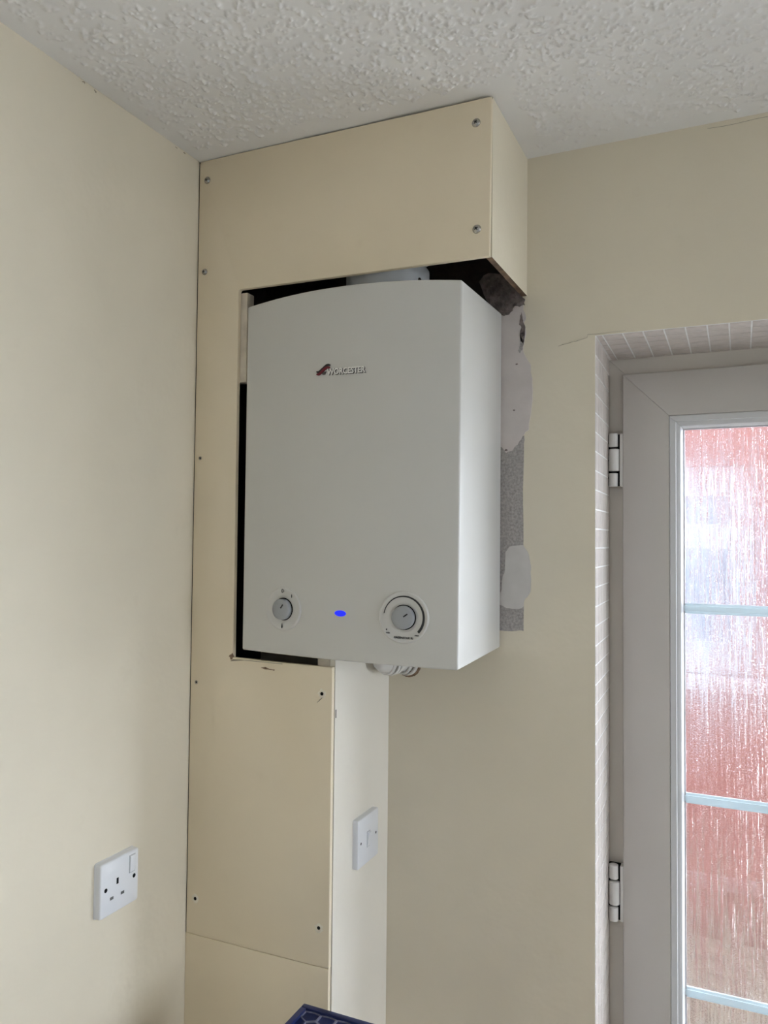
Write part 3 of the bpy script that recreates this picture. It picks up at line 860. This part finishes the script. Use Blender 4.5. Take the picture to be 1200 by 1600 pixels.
placed('on_mark', box(-0.0005, 0.0005, -0.0028, 0.0028, 0.0008, 0.0018), m1 @ Matrix.Translation((0.0182, 0.0235, 0.0005)), 'black', d1)
fl = bmesh.new()
pts2 = [(0, 0.0046), (0.0006, 0.002), (0.0013, -0.001), (0.0013, -0.003), (0.0006, -0.0042), (-0.0006, -0.0042), (-0.0013, -0.003), (-0.0013, -0.001), (-0.0006, 0.002)]
va = [fl.verts.new((a, b, 0.0018)) for a, b in pts2]; vb = [fl.verts.new((a, b, 0.0006)) for a, b in pts2]
fl.faces.new(va)
for i in range(len(va)): fl.faces.new((va[i], vb[i], vb[(i + 1) % len(va)], va[(i + 1) % len(va)]))
bmesh.ops.recalc_face_normals(fl, faces=fl.faces)
placed('flame_mark', fl, m1 @ Matrix.Translation((-0.0015, -0.0290, 0.0002)), 'black', d1)

d2, m2 = dial(0.4350, -0.8398, 0.0425, 0.0190, 36)
placed('temperature_scale', arc_band(0.0340, 172, -42, 0.0009, 0.0042, 0.0004, 0.0022), m2, 'black', d2)
def letters(body, size, m4, parent, mat='black', bold=0.0, ext=0.0002, spacing=1.0, name='lettering', bevel=0.0):
    return link(name, text_mesh(body, size, ext, m4, bold, spacing, bevel), mat, parent)
letters('GREENSTAR Ri', 0.0048, m2 @ Matrix.Translation((0.0008, -0.0330, 0.0022)), d2, bold=0.00012, spacing=1.05)
letters('max', 0.0042, m2 @ Matrix.Translation((0.0232, -0.0275, 0.0022)), d2, bold=0.0001)
letters('min', 0.0046, m2 @ Matrix.Translation((-0.0258, -0.0262, 0.0022)), d2, bold=0.0001)
placed('lower_mark', box(-0.0004, 0.0014, -0.0012, 0.0012, 0.0012, 0.0022), m2 @ Matrix.Translation((-0.0290, -0.0212, 0)), 'black', d2)

ml = on_front(0.3214, -0.8385)
placed('indicator_lens', lathe([(0.0108, -0.001), (0.0108, 0.0002), (0.0095, 0.0010), (0.005, 0.0015), (0, 0.0016)], 36), ml @ Matrix.Scale(0.47, 4, (0, 1, 0)), 'led', boiler, 50)

# maker's badge: swoosh and raised letters
mb = on_front(0.3275, -0.4318)
badge_shadow = letters('WORCESTER', 0.0142, mb @ Matrix.Translation((0.0007, 0.0012, 0.0006)) @ Matrix.Scale(0.86, 4, (1, 0, 0)), boiler, 'badge_grey', bold=0.0008, ext=0.0005, name='badge')  # dark offset copy behind the letters, painted in as their shadow
letters('WORCESTER', 0.0142, mb @ Matrix.Translation((0, 0.0018, 0.0014)) @ Matrix.Scale(0.86, 4, (1, 0, 0)), badge_shadow, 'silver', bold=0.00012, ext=0.0004, bevel=0.0003)
placed('badge_foot', prism_xz([(-0.0535, -0.0030), (-0.0440, 0.0020), (-0.0400, 0.0020), (-0.0375, -0.0035)], 0.0, 0.0006), mb @ Matrix.Rotation(math.radians(90), 4, 'X'), 'badge_grey', badge_shadow)
def swoosh(ctrl, hw, h):
    """flat S-shaped stroke through control points"""
    bm = bmesh.new(); P = [Vector((a, b, 0)) for a, b in ctrl]; path = []
    P = [P[0] * 2 - P[1]] + P + [P[-1] * 2 - P[-2]]
    for i in range(1, len(P) - 2):
        for k in range(6):
            t = k / 6; a, b, c, d = P[i - 1:i + 3]
            path.append(0.5 * ((2 * b) + (c - a) * t + (2 * a - 5 * b + 4 * c - d) * t * t + (3 * b - a - 3 * c + d) * t ** 3))
    path.append(P[-2]); prev = None
    for i, p in enumerate(path):
        t = (path[min(i + 1, len(path) - 1)] - path[max(i - 1, 0)]).normalized(); nn = Vector((-t.y, t.x, 0))
        e = min(1.0, 0.55 + 3.0 * min(i, len(path) - 1 - i) / len(path))
        c = [bm.verts.new(p + nn * s * hw * e + Vector((0, 0, q))) for s, q in ((-1, 0), (-1, h), (1, h), (1, 0))]
        if prev:
            for k in range(4): bm.faces.new((prev[k], prev[(k + 1) % 4], c[(k + 1) % 4], c[k]))
        else: bm.faces.new(c)
        prev = c
    bm.faces.new(prev[::-1]); bmesh.ops.recalc_face_normals(bm, faces=bm.faces)
    return bm
placed('swoosh', swoosh([(-0.0569, 0.0040), (-0.0526, 0.0030), (-0.0462, 0.0074), (-0.0390, 0.0130), (-0.0347, 0.0144), (-0.0305, 0.0136)], 0.0018, 0.0014), mb, 'badge_dark', badge_shadow)
placed('swoosh', swoosh([(-0.0565, -0.0004), (-0.0519, -0.0006), (-0.0462, 0.0034), (-0.0405, 0.0080), (-0.0350, 0.0100), (-0.0310, 0.0096)], 0.0021, 0.0018), mb, 'badge_red', badge_shadow)

# ------------------------------------------------------------------ flue above the boiler and condensate pipe below it
flue = empty('flue_pipe', (0.348, -0.130, Z(-0.280)), 'pale grey flue elbow rising from the top of the boiler', 'flue')
fz = Z(-0.2745)
obj('base_collar', lathe([(0, fz), (0.074, fz), (0.076, fz + 0.003), (0.076, fz + 0.046), (0.073, fz + 0.050), (0.060, fz + 0.052), (0, fz + 0.052)], 48, Matrix.Translation((0.348, -0.130, 0))), 'flue', flue)
pth = [(0.348, -0.130, fz + 0.03)] + [(0.348, -0.130 + 0.055 * (1 - math.cos(a)), fz + 0.085 + 0.055 * math.sin(a)) for a in np.linspace(0, math.pi / 2, 10)] + [(0.348, -0.001, fz + 0.140)]
obj('elbow', tube(pth, 0.050, 36), 'flue', flue)
for k in range(3):
    a = math.radians(-62 + 40 * k)
    obj('clamp_screw', lathe([(0.004, 0), (0.004, 0.003), (0.002, 0.004), (0, 0.004)], 12, Matrix.Translation((0.348 + 0.0755 * math.cos(a), -0.125 + 0.0755 * math.sin(a), fz + 0.018)) @ Matrix.Rotation(a, 4, 'Z') @ Matrix.Rotation(math.radians(90), 4, 'Y')), 'screw', flue)

waste = empty('condensate_pipe', (0.325, -0.04, Z(-0.95)), 'white plastic condensate elbow under the boiler, entering the wall', 'pipe')
c0 = Vector((0.3275, -0.075, Z(-0.9470))); c1 = Vector((0.3440, 0.012, Z(-0.9550)))
obj('pipe', tube([(0.3265, -0.098, Z(-0.906)), (0.3265, -0.098, Z(-0.930)), (0.3268, -0.094, Z(-0.941)), c0 + Vector((0, -0.010, 0.001)), c0, c1], 0.0165, 24), 'plastic_yellowed', waste)
def collar(p, axis, r, L):
    q = axis.to_track_quat('Z', 'Y').to_matrix().to_4x4()
    prof = [(r * 0.82, -L / 2), (r * 0.96, -L / 2), (r, -L / 2 + 0.0015), (r, L / 2 - 0.0015), (r * 0.96, L / 2), (r * 0.82, L / 2)]
    obj('collar', lathe(prof, 32, Matrix.Translation(p) @ q), 'plastic_yellowed', waste)
ax = (c1 - c0).normalized()
for t, r, L in ((0.02, 0.0205, 0.008), (0.16, 0.0222, 0.007), (0.30, 0.0205, 0.006), (0.62, 0.0215, 0.008), (0.80, 0.0243, 0.009)):
    collar(c0 + (c1 - c0) * t, ax, r, L)

# ------------------------------------------------------------------ switched socket on the left wall
def plate(depth, half=0.043, ch=0.0022, cr=0.004):
    """square face plate lying on local z = 0, out along +z, rounded corners and chamfered front"""
    bm = bmesh.new(); rings = []
    for hh, hw in ((0.0, half), (depth - ch, half), (depth - ch * 0.35, half - ch * 0.35), (depth, half - ch)):
        ring = []
        for cx, cy, a0 in ((1, 1, 0), (-1, 1, 90), (-1, -1, 180), (1, -1, 270)):
            for k in range(5):
                a = math.radians(a0 + 22.5 * k)
                ring.append(bm.verts.new((cx * (hw - cr) + cr * math.cos(a), cy * (hw - cr) + cr * math.sin(a), hh)))
        rings.append(ring)
    n = len(rings[0])
    for a, b in zip(rings, rings[1:]):
        for i in range(n): bm.faces.new((a[i], a[(i + 1) % n], b[(i + 1) % n], b[i]))
    bm.faces.new(rings[0][::-1]); bm.faces.new(rings[-1])
    bmesh.ops.recalc_face_normals(bm, faces=bm.faces)
    return bm
# both fittings face +x: local x -> +y (away from the camera), local y -> up, local z -> +x
def facing_x(x, y, z): return Matrix(((0, 0, 1, x), (1, 0, 0, y), (0, 1, 0, z), (0, 0, 0, 1)))
ms = facing_x(0.0, -0.4208, Z(-1.2750))
sock = empty('wall_socket', (0.0, -0.4208, Z(-1.318)), 'white single switched power socket on the left wall', 'socket')
SD = 0.0128
placed('back_box', plate(0.0030, 0.0438), ms, 'plastic_white', sock)
placed('face_plate', plate(SD), ms, 'plastic_white', sock)
def slot(x, y, wd, ht, name='pin_slot', mat='dark_gap', parent=sock, m=ms, dep=SD):
    return placed(name, box(x - wd / 2, x + wd / 2, y - ht / 2, y + ht / 2, dep - 0.004, dep + 0.00025), m, mat, parent)
slot(-0.0055, 0.0060, 0.0045, 0.0095)
slot(-0.0178, -0.0172, 0.0075, 0.0045, mat='slot_grey')
slot(0.0062, -0.0172, 0.0075, 0.0045, mat='slot_grey')
for sx in (-0.0312, 0.0325):
    s = placed('fixing_screw', lathe([(0.0034, 0.0), (0.0034, SD + 0.0002), (0.0029, SD + 0.0003), (0, SD + 0.0001)], 20), ms @ Matrix.Translation((sx, 0.0, 0)), 'dark_gap', sock)
rk = box(-0.0058, 0.0058, -0.0135, 0.0135, -0.004, 0.0014, bev=0.0006)
placed('rocker_surround', box(0.0205, 0.0345, 0.0075, 0.0365, SD - 0.003, SD + 0.00012), ms, 'knob_grey', sock)
rk.transform(Matrix.Translation((0.0275, 0.0220, SD + 0.0004)) @ Matrix.Rotation(math.radians(3.0), 4, 'X'))
placed('rocker', rk, ms, 'plastic_white', sock)

# ------------------------------------------------------------------ light switch on the lower side board
mw = facing_x(0.2999, -0.1100, Z(-1.2592))
sw = empty('light_switch', (0.2999, -0.1100, Z(-1.302)), 'white one-gang light switch on the narrow side board below the boiler', 'switch')
WD = 0.0109
placed('face_plate', plate(WD, 0.043, 0.0016, 0.003), mw, 'plastic_white', sw)
for sx in (-0.0312, 0.0318):
    placed('fixing_screw', lathe([(0.0024, 0), (0.0024, WD + 0.0002), (0, WD + 0.0004)], 16), mw @ Matrix.Translation((sx, 0.0, 0)), 'badge_grey', sw)
rk = box(-0.0058, 0.0058, -0.0128, 0.0128, -0.006, 0.0016, bev=0.0005)
rk.transform(Matrix.Translation((0.0, -0.001, WD + 0.0010)) @ Matrix.Rotation(math.radians(9.0), 4, 'X'))
placed('rocker_surround', box(-0.0066, 0.0066, -0.0146, 0.0132, WD - 0.002, WD + 0.00012), mw, 'knob_grey', sw)
placed('rocker', rk, mw, 'plastic_white', sw)

# ------------------------------------------------------------------ blue case at the foot of the picture, on a small work table below the frame
CX0, CX1, CY0, CY1, CT = 0.2833, 0.6633, -0.590, -0.290, Z(-1.4667)
case = empty('storage_case', (0.47, -0.44, CT - 0.115), 'navy blue plastic case with a honeycomb lid, at the bottom edge', 'case')
obj('body', box(CX0 + 0.006, CX1 - 0.006, CY0 + 0.006, CY1 - 0.006, CT - 0.115, CT - 0.030, bev=0.006), 'case_blue', case)
lid = obj('lid', box(CX0, CX1, CY0, CY1, CT - 0.030, CT - 0.005, bev=0.003), 'case_blue', case)
bm = bmesh.new(); RW = 0.010
for a in ((CX0, CX1, CY1 - RW, CY1), (CX0, CX1, CY0, CY0 + RW), (CX0, CX0 + RW, CY0 + RW, CY1 - RW), (CX1 - RW, CX1, CY0 + RW, CY1 - RW)):
    add_box(bm, a[0], a[1], a[2], a[3], CT - 0.008, CT, bev=0.0015)
obj('lid_rim', bm, 'case_blue', lid)
bm = bmesh.new(); hr = 0.0165
hw_ = hr * math.sqrt(3)
row = 0; y = CY1 - RW - 0.010
def ridge(a, b, wdt=0.0011, ht=0.0016):
    d = (b - a); L = d.length; d.normalize(); nn = Vector((-d.y, d.x, 0)) * wdt
    z0_, z1_ = CT - 0.0054, CT - 0.005 + ht
    vs = [bm.verts.new((p.x + s * nn.x * k, p.y + s * nn.y * k, zz)) for p in (a, b) for s, zz, k in ((-1, z0_, 1), (-1, z1_, 0.5), (1, z1_, 0.5), (1, z0_, 1))]
    for i in range(4): bm.faces.new((vs[i], vs[(i + 1) % 4], vs[4 + (i + 1) % 4], vs[4 + i]))
    bm.faces.new(vs[:4][::-1]); bm.faces.new(vs[4:])
while y > CY0 + RW + hr:
    x = CX0 + RW + 0.014 + (hw_ / 2 if row % 2 else 0)
    while x < CX1 - RW - hr:
        P = [Vector((x + hr * 0.93 * math.sin(math.radians(60 * k)), y + hr * 0.93 * math.cos(math.radians(60 * k)), 0)) for k in range(6)]
        P = [Vector((min(max(p.x, CX0 + RW), CX1 - RW), min(max(p.y, CY0 + RW), CY1 - RW), 0)) for p in P]
        for k in range(6):
            if (P[k] - P[(k + 1) % 6]).length > 0.003: ridge(P[k], P[(k + 1) % 6])
        x += hw_
    y -= hr * 1.5; row += 1
bmesh.ops.recalc_face_normals(bm, faces=bm.faces)
tag(obj('honeycomb_ridges', bm, 'case_ridge', lid), kind='stuff')
tb = empty('work_table', (0.62, -0.52, 0.0), 'small plain plywood work table under the blue case', 'table')
TZ = CT - 0.1152
obj('table_top', box(0.30, 0.98, -0.80, -0.28, TZ - 0.022, TZ, bev=0.002), 'table_wood', tb)
for x in (0.33, 0.91):
    for y in (-0.77, -0.35): obj('leg', box(x, x + 0.04, y, y + 0.04, 0.0, TZ - 0.022, bev=0.002), 'table_wood', tb)
